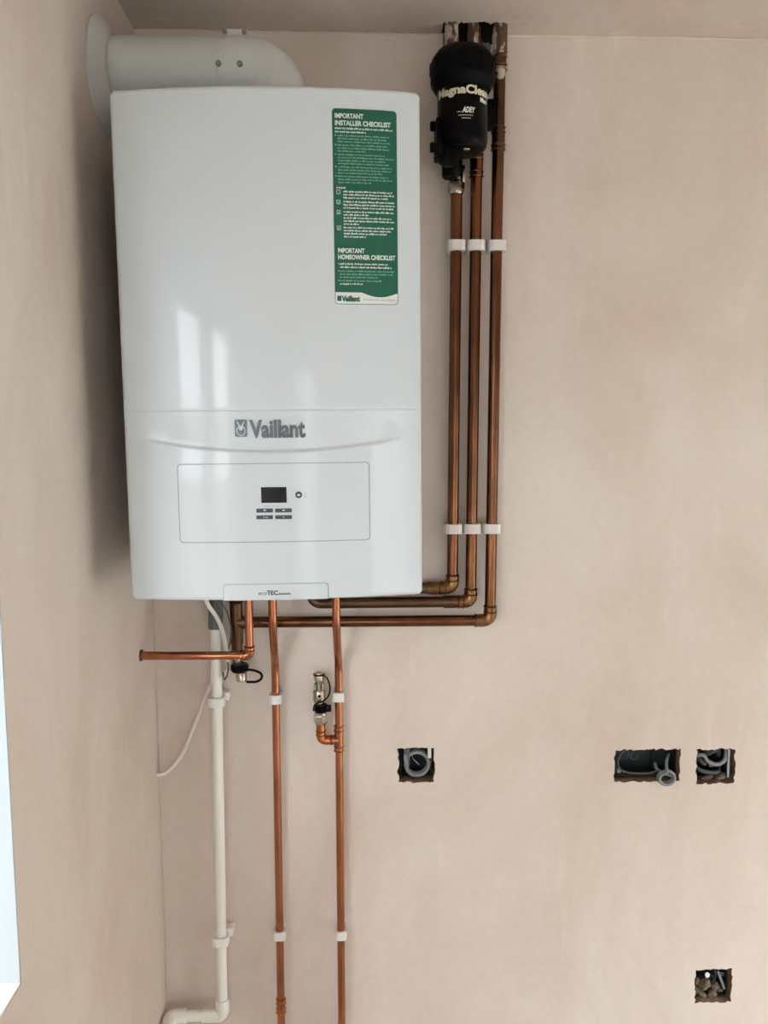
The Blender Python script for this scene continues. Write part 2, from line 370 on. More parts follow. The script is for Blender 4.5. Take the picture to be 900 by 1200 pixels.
# ------------------------------------------------------------------ boiler
HW, HH, YB = .2185, .727, -.365
boiler = thing('boiler', 'white wall-hung gas boiler with green checklist label and small black display', 'boiler', (-.118, 0, 1.4135))
boiler.rotation_euler = (0, math.radians(-.42), 0)
SEAM = .2795
def ridge(u): return .2227 + .0115 * min(1.25, (abs(u - .004) / .15)) ** 2
def sst(a, b, x):
    t = max(0, min(1, (x - a) / (b - a))); return t * t * (3 - 2 * t)
def fy(u, v):
    y = YB - .020 * (1 - (u / HW) ** 2)
    zr = ridge(u)
    fade = 1 - sst(.150, .200, abs(u))
    if v < SEAM and v > zr - .006:
        k = sst(SEAM, zr, v) if v > zr else sst(zr - .006, zr, v)
        y += .0042 * k * fade
    if abs(v - SEAM) < .0016 and abs(u) < .2105: y += .0009 * (1 - abs(v - SEAM) / .0016)
    return y
R_E = .007
def edge_drop(u, v):
    d = 0
    for e in (HW - abs(u), v, HH - v):
        if e < R_E: d += R_E - math.sqrt(max(0, R_E ** 2 - (R_E - e) ** 2))
    return min(d, R_E)
def grid_vals(a, b, n, extra=()):
    s = {round(a + (b - a) * i / n, 6) for i in range(n + 1)} | {round(e, 6) for e in extra}
    return sorted(s)
us = grid_vals(-HW, HW, 90, [sg * (HW - R_E * q) for sg in (-1, 1) for q in (.02, .1, .25, .45, .7, 1)] + [-.2105, .2105])
vs_ = grid_vals(0, HH, 120, [R_E * q for q in (.02, .1, .25, .45, .7, 1)] + [HH - R_E * q for q in (.02, .1, .25, .45, .7, 1)] + [SEAM + d for d in (-.0017, -.0008, 0, .0008, .0017)] + [.205 + .0012 * i for i in range(62)])
bm = bmesh.new(); G = []
for v in vs_:
    row = []
    for u in us:
        uu, vv = u, v
        # small corner radius in elevation
        cr = .0075; du, dv = abs(u) - (HW - cr), max(cr - v, v - (HH - cr))
        if du > 0 and dv > 0:
            m_ = max(du, dv); h_ = math.hypot(du, dv); k = m_ / h_
            uu = math.copysign(HW - cr + du * k, u); vv = (cr - dv * k) if v < cr else (HH - cr + dv * k)
        row.append(bm.verts.new((uu, fy(u, v) + edge_drop(u, v), vv)))
    G.append(row)
for a, b in zip(G, G[1:]):
    for k in range(len(us) - 1): bm.faces.new((a[k], a[k + 1], b[k + 1], b[k]))
# skirt going back
loop = G[0] + [r[-1] for r in G[1:]] + G[-1][-2::-1] + [r[0] for r in G[-2:0:-1]]
back = [bm.verts.new((q.co.x, -.255, q.co.z)) for q in loop]
for i in range(len(loop)): bm.faces.new((loop[i], back[i], back[(i + 1) % len(loop)], loop[(i + 1) % len(loop)]))
fp = obj('front_panel', bm, 'white', boiler, smooth=True)
bm = B(-HW + .003, HW - .003, -.345, -.004, .004, HH - .004, .004)
obj('casing', bm, 'white', boiler)

def conform(bm, du, dv, off, flat2d=True):
    """text/flat shape in XY -> boiler front local coords with the front's curvature"""
    for v in bm.verts:
        u, w, h = v.co.x + du, v.co.y + dv, v.co.z
        v.co = (u, fy(u, w) - off - h, w)
    return bm
def poly_bm(pts, nx=0):
    bm = bmesh.new(); bm.faces.new([bm.verts.new((p[0], p[1], 0)) for p in pts]); return bm
def plate(pts, off, th=.0006):
    """thin rounded plate following the front, cut in vertical strips"""
    x0, x1 = min(p[0] for p in pts), max(p[0] for p in pts)
    bm = poly_bm(pts); n = 16
    for i in range(1, n):
        x = x0 + (x1 - x0) * i / n
        bmesh.ops.bisect_plane(bm, geom=bm.verts[:] + bm.edges[:] + bm.faces[:], plane_co=(x, 0, 0), plane_no=(1, 0, 0))
    r = bmesh.ops.extrude_face_region(bm, geom=bm.faces[:])
    for e in r['geom']:
        if isinstance(e, bmesh.types.BMVert): e.co.z -= th
    return conform(bm, 0, 0, off + 0)
def strip_bm(rects):
    bm = bmesh.new()
    for x0, x1, z0, z1 in rects: bm.faces.new([bm.verts.new(p) for p in ((x0, z0, 0), (x1, z0, 0), (x1, z1, 0), (x0, z1, 0))])
    return bm
# control flap (hinged cover) with its display and keys
obj('flap_gap', plate(rrect(-.1404, .1402, .0866, .2028, .0058), .0001), 'gap', boiler)
flap = obj('control_flap', plate(rrect(-.1390, .1388, .0880, .2016, .0048), .0006, .0008), 'white', boiler)
obj('display_screen', plate(rrect(-.0183, .0186, .1448, .1678, .0006), .0012), 'screen', flap)
bt = obj('reset_button', plate(rrect(.0312, .0412, .1510, .1610, .00499, 8), .0013), 'key', flap)
for k, (a, b, z0, z1) in enumerate(((-.0260, -.0018, .1308, .1366), (.0014, .0256, .1306, .1364), (-.0262, -.0020, .1210, .1266), (.0013, .0256, .1208, .1264))):
    obj('key', plate(rrect(a, b, z0, z1, .0008), .0013), 'key', flap)
rects = [(-.0155, -.0115, .1332, .1345), (-.0148, -.0122, .1345, .1351), (.0118, .0158, .1330, .1343), (.0125, .0150, .1343, .1349), (-.0162, -.0142, .1233, .1241), (-.0125, -.0095, .1231, .1243), (.0128, .0142, .1229, .1246)]
rects += [(.0338, .0386, .1545, .1560), (.0345, .0384, .1560, .1572)]
obj('key_symbols', conform(strip_bm(rects), 0, 0, .0020), 'logo_light', flap, kind='stuff')
rects = [(.0446, .0466, .1570, .1582), (.0452, .0460, .1550, .1562), (.0442, .0472, .1525, .1537)]
rects += [(x, x + w, .1396, .1403) for x, w in ((-.0150, .0022), (-.0122, .0018), (-.0098, .0026), (-.0018, .0018), (.0020, .0022), (.0050, .0028), (.0110, .0020))]
obj('legend_marks', conform(strip_bm(rects), 0, 0, .0010), 'gap', flap, kind='stuff')
for a_ in (-.110, .108):
    bm = B(a_, a_ + .002, 0, .0008, .2008, .2020)
    for v in bm.verts: v.co.y = fy(v.co.x, v.co.z) - .0012 + v.co.y * .3
    obj('flap_catch', bm, 'gap', flap)
# name tab on the bottom edge
tabp = [(-.0782, .0006), (.0774, .0006)] + [(.0774 - .005 + .005 * math.cos(a), .0200 + .005 * math.sin(a)) for a in (i * math.pi / 10 for i in range(6))] + [(-.0782 + .005 - .005 * math.sin(a), .0200 + .005 * math.cos(a)) for a in (i * math.pi / 10 for i in range(6))]
obj('tab_gap', plate(tabp, .0001), 'gap', boiler)
tabq = [(x * .985 + (-.0004), z - .0009 if z > .01 else z) for x, z in tabp]
tab = obj('name_tab', plate(tabq, .0007, .0010), 'white', boiler)
for a_ in (-.0560, .0531): obj('tab_crease', conform(strip_bm([(a_, a_ + .0007, .001, .0225)]), 0, 0, .0010), 'logo_light', tab)
bm = text_bm('eco', .0088, 0, 1.0); obj('lettering', conform(bm, -.0262, .0085, .0012), 'print', tab)
bm = text_bm('TEC', .0090, .00030, 1.0); obj('lettering', conform(bm, -.0136, .0085, .0012), 'print', tab)
bm = text_bm('exclusive', .0048, .00012, 1.0); obj('lettering', conform(bm, .0034, .0085, .0012), 'print', tab)
# raised logo
bm = text_bm('Vaillant', .0312, .0011, .70, extrude=.0008, spacing=1.0)
w_ = max(v.co.x for v in bm.verts) - min(v.co.x for v in bm.verts); h_ = max(v.co.y for v in bm.verts)
bmesh.ops.scale(bm, vec=(.0805 / w_, .0250 / h_, 1), verts=bm.verts)
mn = min(v.co.x for v in bm.verts)
lg = obj('logo_lettering', conform(bm, -.0330 - mn, .2405, .0010), 'logo', boiler)
em = obj('logo_emblem', plate(rrect(-.0540, -.0362, .2412, .2660, .0022), .0016, .0012), 'logo', boiler)
cx, cz = -.0451, .2513
ring = [Vector((cx + .0060 * math.cos(a), 0, cz - .0012 + .0068 * math.sin(a))) for a in (2 * math.pi * i / 24 for i in range(25))]
def on_front(pts, off): return [Vector((p.x, fy(p.x, p.z) - off, p.z)) for p in pts]
bm = Tb(on_front(ring, .0018), .0008, seg=6)
for sg in (-1, 1): tube(bm, on_front([Vector((cx + sg * .0015, 0, cz + .0040)), Vector((cx + sg * .0034, 0, cz + .0090)), Vector((cx + sg * .0058, 0, cz + .0126))], .0018), [.0014, .0012, .0004], seg=6)
obj('emblem_outline', bm, 'logo_light', em)
bm = Lt([(.0030, -.0004), (.0030, .0003)], (cx, fy(cx, cz) - .0018, cz + .0020), (0, 1, 0), 16)
obj('emblem_centre', bm, 'logo_light', em)
# green checklist label
LX0, LX1, LZ0, LZ1 = .0938, .1850, .4288, .6970
lab = obj('checklist_label', plate(rrect(LX0, LX1, LZ0, LZ1, .0052), .0002, .0002), 'label_border', boiler)
lab['label'] = 'green printed checklist label with rounded corners'
pts = rrect(LX0 + .0009, LX1 - .0009, LZ0 + .0009, LZ1 - .0009, .0045)
obj('label_face', plate(pts, .0005, .0002), 'label_white', lab)
wave = []
for i in range(25):
    t = i / 24; x = LX0 + .0009 + (LX1 - LX0 - .0018) * t
    wave.append((x, .4455 + (0 if t < .42 else -.0062 * math.sin(math.pi * (t - .42) / .58) ** 1.0 - .0008 * (t - .42))))
top = [p for p in rrect(LX0 + .0009, LX1 - .0009, LZ0 + .0009, LZ1 - .0009, .0045) if p[1] > .6]
obj('green_field', plate(wave + top, .0008, .0002), 'green', lab)
def ltext(body, size, x, z, m, width=None, bold=.0001):
    bm = text_bm(body, size, bold)
    if width:
        w = max(v.co.x for v in bm.verts) - min(v.co.x for v in bm.verts); bmesh.ops.scale(bm, vec=(width / w, 1, 1), verts=bm.verts)
    obj('lettering', conform(bm, x, z, .0013), m, lab)
ltext('IMPORTANT', .0088, .0975, .6838, 'label_text', .0400, .00032)
ltext('INSTALLER CHECKLIST', .0088, .0975, .6742, 'label_text', .0785, .00032)
ltext('IMPORTANT', .0088, .0990, .5005, 'label_text', .0380, .00032)
ltext('HOMEOWNER CHECKLIST', .0088, .0990, .4915, 'label_text', .0822, .00032)
ltext('Vaillant', .0105, .1040, .4330, 'green', .0265, .00055)
ltext('Comfort for your home', .0046, .1345, .4340, 'gap', .0455, .00002)
obj('lettering', conform(strip_bm([(.0972, .1030, .4332, .4405)]), 0, 0, .0013), 'green', lab)
rl = random.Random(12)
def smallprint(lines):
    rects = []
    for x0, x1, z, h in lines:
        x = x0
        while x < x1 - .002:
            wl = rl.randint(2, 9)
            for k in range(wl):
                cw = rl.uniform(.0006, .0011)
                if x + cw > x1: break
                hh = h * rl.choice((.62, .62, .7, 1.0)); b0 = z - (h * .2 if rl.random() < .12 else 0)
                rects.append((x, x + cw, b0, z + hh)); x += cw + .00022
            x += .0011
    return rects
def lines(x0, z0, n, dz, h, ends): return [(x0, e, z0 - i * dz, h) for i, e in zip(range(n), ends)]
bold, body = [], []
bold += lines(.0975, .6688, 2, .0046, .0026, (.1795, .1420))
z = .6592; dots = []
for n, ends in ((3, (.175, .171, .176)), (3, (.172, .176, .142)), (4, (.168, .181, .169, .174)), (3, (.179, .177, .165)), (3, (.173, .178, .148))):
    dots.append((.0975, .0988, z + .0006, z + .0019)); body += lines(.1010, z, n, .00405, .0022, ends); z -= n * .00405 + .0006
bold += [(.0985, .1145, .5885, .0024)]
z = .5835; boxes = []
for n, ends in ((3, (.178, .181, .172)), (3, (.181, .181, .179)), (5, (.179, .146, .179, .180, .130)), (4, (.181, .178, .172, .140))):
    boxes.append((.0985, z)); bold += lines(.1080, z, n, .00420, .0024, ends); z -= n * .00420 + (.0012 if n != 5 else .0006)
bold += lines(.1018, .4840, 2, .0046, .0026, (.172, .176)); dots.append((.0990, .1003, .4846, .4859))
body += lines(.1018, .4740, 3, .0042, .0022, (.179, .178, .156)); dots.append((.0990, .1003, .4746, .4759))
body += lines(.1018, .4608, 1, .0042, .0022, (.161,)); dots.append((.0990, .1003, .4614, .4627))
bold += lines(.1018, .4562, 1, .0042, .0024, (.134,))
obj('small_print', conform(strip_bm(smallprint(bold) + dots), 0, 0, .0013), 'label_text', lab, kind='stuff')
obj('small_print', conform(strip_bm(smallprint(body)), 0, 0, .0013), 'label_body', lab, kind='stuff')
for i, (x, z) in enumerate(boxes):
    r_ = [(x, x + .0052, z - .0026, z - .0020), (x, x + .0052, z + .0024, z + .0030), (x, x + .0006, z - .0026, z + .0030), (x + .0046, x + .0052, z - .0026, z + .0030)]
    bm = strip_bm(r_)
    if i > 0:
        vv = [bm.verts.new(p + (0,)) for p in ((x + .0010, z + .0004), (x + .0022, z - .0014), (x + .0045, z + .0016), (x + .0024, z - .0002))]; bm.faces.new(vv)
    obj('check_box', conform(bm, 0, 0, .0014), 'label_text', lab)

# ------------------------------------------------------------------ flue
flue = thing('flue_pipe', 'white round flue elbow running from boiler top into left wall', 'flue', (-.125, -.19, 2.145))
FX, FY, FZ = -.125, -.19, 2.240
def L2(o, root): return o
def child(name, bm, m, root, smooth=True):
    for v in bm.verts: v.co -= root.location
    return obj(name, bm, m, root, smooth)
child('straight_duct', Tb([(XL - .1, FY, FZ), (-.208, FY, FZ)], .0495, 48), 'flue', flue)
path = fillet([(-.209, FY, FZ), (FX, FY, FZ), (FX, FY, 2.1385)], .058, 14)
child('elbow', Tb(path, .0505, 48), 'flue', flue)
child('elbow_socket', Tb([(-.2115, FY, FZ), (-.2105, FY, FZ), (-.185, FY, FZ), (-.1595, FY, FZ)], [.0506, .0512, .0512, .0503], 48), 'flue', flue)
child('wall_rosette', Lt([(.089, 0), (.0885, .004), (.078, .013), (.068, .020), (.0655, .022), (.062, .0225), (.058, .0215)], (XL + .0003, FY, FZ - .012), (1, 0, 0), 56), 'rubber', flue)
cl = child('joint_clamp', B(-.2065, -.1665, FY - .012, FY + .012, FZ + .050, FZ + .0615, .0025), 'flue', flue)
for x in (-.2030, -.1720):
    o = obj('screw', Lt([(.0042, 0), (.0042, .0015), (.003, .0028)], Vector((x, FY - .012, FZ + .0562)) - flue.location, (0, -1, 0), 14), 'steel', cl, True)
for x in (-.2080, -.1750):
    a = math.radians(10)
    child('screw', Lt([(.0045, -.001), (.0045, .0016), (.003, .0030)], (x, FY - .0512 * math.cos(a), FZ - .0512 * math.sin(a)), (0, -1, -.15), 14), 'steel', flue)

# ------------------------------------------------------------------ pipework
PY = -.030
def elbow(bm, corner, d0, d1, r, arm=.026, n=10):
    c_ = Vector(corner); p = fillet([c_ + Vector(d0) * arm, c_, c_ + Vector(d1) * arm], .016, n)
    rr = [r + .0016] * len(p); tube(bm, p, rr, 20)
    for d in (d0, d1):
        d = Vector(d)
        for q in (arm, arm * .62): tube(bm, [c_ + d * (q - .0028), c_ + d * (q - .0014), c_ + d * q], [r + .0017, r + .0030, r + .0017], 20)
    return bm
def coupling(bm, x, y, z0, z1, r):
    tube(bm, [(x, y, z0), (x, y, z1)], r + .0014, 20)
    for z in (z0 + .0015, z0 + .010, z1 - .010, z1 - .0015): tube(bm, [(x, y, z - .0016), (x, y, z), (x, y, z + .0016)], [r + .0015, r + .0030, r + .0015], 20)
    return bm
R22, R15 = .011, .0078
# run A: nearest the boiler, ends at the filter
A = thing('copper_pipe', 'copper pipe nearest the boiler, rising into the valve under the black filter', 'pipe', (.190, PY, 1.358), 'heating pipes beside the boiler')
ax0, ax1 = .1880, .1918
child('tube', Tb([(ax1, PY, 2.112), (ax0, PY, 1.384)], R22, 20), 'tarnished', A)
child('tube', Tb(fillet([(ax0 - .022, PY, 1.3575), (.02, PY, 1.3575), (.02, PY, 1.4115)], .02), R22, 20), 'brown_copper', A)
child('elbow', elbow(bmesh.new(), (ax0, PY, 1.3575), (0, 0, 1), (-1, 0, 0), R22), 'fitting', A)
child('socket', Tb([(.140, PY, 1.3575), (.158, PY, 1.3575)], R22 + .0018, 20), 'fitting', A)
# run B
Bp = thing('copper_pipe', 'middle of the three copper pipes beside the boiler, passing behind the filter', 'pipe', (.224, PY, 1.330), 'heating pipes beside the boiler')
bx0, bx1 = .2243, .2285
child('tube', Tb([(.2225, PY, 2.52), (bx1, PY, 2.30), (bx1, PY, 2.112), (bx0, PY, 1.356)], R22, 20), 'tarnished', Bp)
child('tube', Tb(fillet([(bx0 - .022, PY, 1.3295), (-.0870, PY, 1.3295), (-.0870, PY, 1.4115)], .018), R22 - .0005, 20), 'brown_copper', Bp)
child('elbow', elbow(bmesh.new(), (bx0, PY, 1.3295), (0, 0, 1), (-1, 0, 0), R22), 'fitting', Bp)
child('socket', Tb([(.170, PY, 1.3295), (.196, PY, 1.3295)], R22 + .0015, 20), 'brown_copper', Bp)
child('coupling', coupling(bmesh.new(), bx1, PY, 2.130, 2.172, R22), 'tarnished', Bp)
child('plaster_smear', Tb([(.2228, PY, 2.43), (.2226, PY, 2.335)], R22 + .0012, 20), 'smear', Bp)
# run C
Cp = thing('copper_pipe', 'outermost copper pipe beside the boiler, turning lowest and running to the tee', 'pipe', (.262, PY, 1.292), 'heating pipes beside the boiler')
cx0, cx1 = .2628, .2680
child('tube', Tb([(.2700, PY, 2.52), (.2690, PY, 2.2), (cx1, PY, 2.10)], R22, 20), 'brown_copper', Cp)
child('tube', Tb([(.2683, PY, 2.185), (cx0, PY, 1.318)], R22, 20), 'tarnished', Cp)
child('tube', Tb([(cx0 - .022, PY, 1.2915), (-.222, PY, 1.2935)], R22, 20), 'tarnished', Cp)
child('elbow', elbow(bmesh.new(), (cx0, PY, 1.2915), (0, 0, 1), (-1, 0, 0), R22, .030), 'fitting', Cp)
child('coupling', coupling(bmesh.new(), .2686, PY, 2.178, 2.220, R22), 'brown_copper', Cp)
child('coupling', coupling(bmesh.new(), .2695, PY, 2.318, 2.352, R22), 'brown_copper', Cp)
child('plaster_smear', Tb([(.2700, PY, 2.43), (.2698, PY, 2.346)], R22 + .0022, 20), 'smear', Cp)
child('plaster_smear', Tb([(.2693, PY - .002, 2.300), (.2693, PY - .002, 2.322)], [R22 - .002, R22 + .0008], 20), 'smear', Cp)
# pipe above the filter
P0 = thing('copper_pipe', 'short plaster-splashed pipe between black filter and ceiling', 'pipe', (.180, PY, 2.30))
child('tube', Tb([(.182, PY, 2.29), (.1795, PY, 2.52)], R22, 20), 'tarnished', P0)
child('plaster_smear', Tb([(.1817, PY, 2.315), (.1800, PY, 2.43)], R22 + .0014, 20), 'smear', P0)
# tee and drain cock under the boiler (run C ends here)
TX = -.2330
child('tee', tube(tube(bmesh.new(), [(TX, PY, 1.335), (TX, PY, 1.252)], R22 + .0016, 20), [(TX, PY, 1.2935), (TX + .030, PY, 1.2935)], R22 + .0016, 20), 'brown_copper', Cp)
child('tube', Tb([(TX, PY, 1.4115), (TX, PY, 1.233)], R22, 20), 'brown_copper', Cp)
child('socket', Tb([(TX, PY, 1.331), (TX, PY, 1.334), (TX, PY, 1.337)], [R22 + .0014, R22 + .0032, R22 + .0014], 20), 'brown_copper', Cp)
dc = thing('drain_valve', 'nickel drain valve with black cap hanging under the tee below boiler', 'valve', (TX, PY, 1.185))
child('nut', Lt([(.0125, 0), (.014, .003), (.014, .011), (.0125, .014)], (TX, PY, 1.226), seg=6), 'nickel', dc, False)
child('body', Lt([(.0095, 0), (.0095, .032)], (TX, PY, 1.196), seg=20), 'nickel', dc)
child('outlet', Lt([(.0090, 0), (.0105, .001), (.0105, .016), (.0090, .018)], (TX + .010, PY - .020, 1.183), seg=20), 'nickel', dc)
child('cap', Lt([(.0150, 0), (.0175, .003), (.0175, .012), (.0150, .015)], (TX + .006, PY - .012, 1.1995), seg=24), 'black', dc)
lp = spline([(TX + .010, PY - .026, 1.2055), (TX + .030, PY - .028, 1.2070), (TX + .047, PY - .026, 1.2000), (TX + .0495, PY - .025, 1.1900), (TX + .040, PY - .026, 1.1830), (TX + .020, PY - .028, 1.1835)], 6)
child('strap', Tb(lp, .0024, 10), 'black', dc)
# run D : to the left wall
D = thing('copper_pipe', 'horizontal copper pipe under the boiler running into left wall', 'pipe', (-.1985, -.10, 1.248))
child('tube', Tb([(-.1985, -.10, 1.4115), (-.1995, -.10, 1.262)], R15, 18), 'copper', D)
child('tube', Tb([(-.212, -.10, 1.2478), (XL - .05, -.10, 1.2506)], R15, 18), 'copper', D)
child('elbow', elbow(bmesh.new(), (-.1995, -.10, 1.2478), (0, 0, 1), (-1, 0, 0), R15, .018), 'copper', D)
child('wall_collar', Lt([(.0112, 0), (.0105, .003), (.0085, .004)], (XL, -.10, 1.2506), (1, 0, 0), 20), 'brown_copper', D)
# runs E and F : down to the floor
E_ = thing('copper_pipe', 'straight thin copper pipe dropping from boiler, with coupling near picture bottom', 'pipe', (-.160, PY, .3), 'thin copper pipes dropping below the boiler')
child('tube', Tb(fillet([(-.1535, -.112, 1.4115), (-.1540, -.112, 1.305), (-.1597, PY, 1.205), (-.1612, PY, .001)], .05, 8), R15, 18), 'copper', E_)
child('coupling', coupling(bmesh.new(), -.1604, PY, .474, .506, R15), 'fitting_bright', E_)
Fp = thing('copper_pipe', 'thin copper pipe dropping from boiler with side branch to a valve', 'pipe', (-.0365, PY, .3), 'thin copper pipes dropping below the boiler')
child('tube', Tb(fillet([(-.0372, -.112, 1.4115), (-.0372, -.112, 1.305), (-.0360, PY, 1.205), (-.0364, PY, .001)], .05, 8), R15, 18), 'copper', Fp)
bm = coupling(bmesh.new(), -.0366, PY, 1.030, 1.083, R15); tube(bm, [(-.0366, PY, 1.0535), (-.054, PY, 1.0535)], R15 + .0016, 18)
for q in (-.050, -.053): tube(bm, [(q - .0016, PY, 1.0535), (q, PY, 1.0535), (q + .0016, PY, 1.0535)], [R15 + .0015, R15 + .003, R15 + .0015], 18)
child('tee', bm, 'copper', Fp)
child('elbow', elbow(bmesh.new(), (-.0722, PY, 1.0535), (1, 0, 0), (0, 0, 1), R15, .020), 'fitting_bright', Fp)
child('collar', Tb([(-.0722, PY, 1.070), (-.0722, PY, 1.092)], R15 + .0012, 18), 'fitting_bright', Fp)
# filling valve
fv = thing('filling_valve', 'nickel filling valve with black cap and loop strap on side branch', 'valve', (-.0722, PY, 1.086))
VX, VY = -.0724, PY
child('nut', Lt([(.0125, 0), (.0140, .003), (.0140, .016), (.0125, .019)], (VX, VY, 1.088), seg=6), 'nickel', fv, False)
child('collar', Lt([(.0125, 0), (.0125, .004), (.0105, .006), (.0105, .012)], (VX, VY, 1.107), seg=24), 'nickel', fv)
cp = child('cap', Lt([(.0120, 0), (.0135, .002), (.0135, .012), (.0120, .0135)], (VX, VY, 1.1135), seg=24), 'black', fv)
child('cap_lug', B(VX + .010, VX + .0215, VY - .010, VY + .004, 1.1135, 1.125, .002), 'black', fv)
child('body', Lt([(.0090, 0), (.0110, .006), (.0125, .010), (.0125, .028), (.0100, .032), (.0080, .034)], (VX - .002, VY, 1.126), seg=24), 'nickel', fv)
child('slot', Lt([(.0032, 0), (.0032, .001)], (VX - .001, VY - .0127, 1.1475), (0, -1, 0), 14), 'black', fv)
for sx in (-.0075, 0, .0075): child('key_fin', B(VX - .002 + sx - .0022, VX - .002 + sx + .0022, VY - .0105, VY - .004, 1.158, 1.172, .001), 'nickel', fv, False)
child('stem', Lt([(.0080, 0), (.0080, .018), (.0100, .020), (.0108, .030), (.0090, .035), (.0050, .037)], (VX - .002, VY, 1.156), seg=24), 'nickel', fv)
child('top_ring', Tb([(VX - .002 + .0102 * math.cos(a), VY + .0102 * math.sin(a), 1.1875) for a in (2 * math.pi * i / 20 for i in range(21))], .0017, 8), 'black', fv)
child('strap', Tb(spline([(VX + .004, VY - .010, 1.1895), (VX + .014, VY - .011, 1.183), (VX + .0195, VY - .012, 1.166), (VX + .0175, VY - .013, 1.150), (VX + .008, VY - .015, 1.139), (VX - .004, VY - .0155, 1.135), (VX - .0115, VY - .0145, 1.128), (VX - .0132, VY - .0125, 1.118)], 6), .0015, 8), 'black', fv)

# ------------------------------------------------------------------ clips for copper pipes
def make_clip22(label, x, z):
    t = thing('pipe_clip', label, 'clip', (x, 0, z), 'white clips on the three copper pipes')
    return t
def ring_block(bm, hw, y0, y1, h, rc, yc, seg=20):
    """rectangular block (rounded front) with a round hole along z"""
    outer = []
    for k in range(seg):
        a = 2 * math.pi * k / seg + math.pi / seg; dx, dy = math.cos(a), math.sin(a)
        t = min(hw / abs(dx) if abs(dx) > 1e-6 else 9, (abs(y0 - yc) if dy < 0 else abs(y1 - yc)) / abs(dy) if abs(dy) > 1e-6 else 9)
        ox, oy = dx * t, dy * t
        q = math.hypot(ox, oy); lim = hw * 1.22
        if q > lim: ox, oy = ox * lim / q, oy * lim / q
        outer.append((ox, yc + oy))
    inner = [(rc * math.cos(2 * math.pi * k / seg + math.pi / seg), yc + rc * math.sin(2 * math.pi * k / seg + math.pi / seg)) for k in range(seg)]
    V = [[bm.verts.new((p[0], p[1], zz)) for p in ring] for ring, zz in ((outer, -h), (outer, h), (inner, h), (inner, -h))]
    for a, b in zip(V, V[1:] + V[:1]):
        for k in range(seg): bm.faces.new((a[k], a[(k + 1) % seg], b[(k + 1) % seg], b[k]))
    return bm
def clip_meshes(hw, rc, h):
    a = ring_block(bmesh.new(), hw, PY - hw, PY + hw, h, rc, PY)
    me = []
    for bm, n in ((a, 'saddle'), (B(-hw * .82, hw * .82, PY + hw * .9, -.0002, -h * .92, h * .92, .001), 'base')):
        bmesh.ops.recalc_face_normals(bm, faces=bm.faces); m_ = bpy.data.meshes.new(n); bm.to_mesh(m_); bm.free(); m_.materials.append(M['clip']); me.append(m_)
    return me
ms22 = clip_meshes(.0168, R22 + .0003, .0092); ms15 = clip_meshes(.0122, R15 + .0003, .0088)
def place_clip(label, x, z, meshes, group):
    t = thing('pipe_clip', label, 'clip', (x, 0, z), group)
    for m_, n in zip(meshes, ('saddle', 'base')):
        o = bpy.data.objects.new(n, m_); COL.objects.link(o); o.parent = t
def lx(a, b, z, z0=1.384, z1=2.112): return a + (b - a) * (z - z0) / (z1 - z0)
G1 = 'white clips on the three copper pipes beside the boiler'
for row, z in (('upper', 2.0055), ('lower', 1.4742)):
    where = 'level with the green label' if row == 'upper' else 'level with the boiler control panel'
    place_clip(f'white plastic clip on pipe nearest the boiler, {where}', lx(ax0, ax1, z), z, ms22, G1)
    place_clip(f'white plastic clip on middle of three pipes, {where}', lx(bx0, bx1, z), z, ms22, G1)
    place_clip(f'white plastic clip on outermost of three pipes, {where}', lx(cx0, cx1, z), z, ms22, G1)
G2 = 'white clips on the thin copper pipes below the boiler'
place_clip('white clip high on thin copper pipe without side branch', -.1600, 1.1405, ms15, G2)
place_clip('white clip on thin copper pipe just right of filling valve', -.0361, 1.1430, ms15, G2)
place_clip('white clip low on thin copper pipe left of its twin, near picture bottom', -.1608, .6472, ms15, G2)
place_clip('white clip low on branching copper pipe, near picture bottom', -.0364, .6445, ms15, G2)

# ------------------------------------------------------------------ white condensate pipe
G = thing('waste_pipe', 'white plastic waste pipe running down the wall beside the corner', 'pipe', (-.277, -.036, .3))
WY, RW = -.036, .0108
gx0, gx1 = -.2728, -.2790
child('tube', Tb([(gx0, WY, 1.286), (gx1, WY, .500)], RW, 24), 'pvc', G)
child('coupling', Tb([(-.2710, WY, 1.4115), (-.2715, WY, 1.335), (-.2715, WY, 1.330), (gx0, WY, 1.284)], [.0125, .0125, .0140, .0140], 24), 'grey_pvc', G)
e1 = fillet([(gx1, WY, .514), (gx1, WY, .4785), (gx1 - .040, WY, .4785)], .010, 8)
child('elbow', Tb(e1, RW + .0026, 24), 'pvc', G)
child('tube', Tb([(gx1 - .036, WY, .4785), (-.368, WY, .4785)], RW, 24), 'pvc', G)
child('elbow', Tb(fillet([(-.352, WY, .4785), (-.3845, WY, .4785), (-.3845, -.095, .4700)], .010, 8), RW + .0026, 24), 'pvc', G)
child('tube', Tb([(-.3850, -.085, .4715), (-.3850, -1.2, .400)], RW, 24), 'pvc', G)
for nm, z in (('upper', 1.1390), ('lower', .6433)):
    x = gx0 + (gx1 - gx0) * (1.286 - z) / .786
    t = thing('pipe_clip', 'white bracket on white waste pipe, ' + ('just below the horizontal copper pipe' if nm == 'upper' else 'low down near the wall corner'), 'clip', (x, 0, z), 'brackets on the white waste pipe')
    bm = ring_block(bmesh.new(), .0155, WY - .0155, WY + .0155, .0090, RW + .0003, WY)
    obj('saddle', bm, 'pvc', t)
    obj('base', B(-.012, .0225, WY + .012, -.0003, -.004, .012, .002), 'pvc', t)

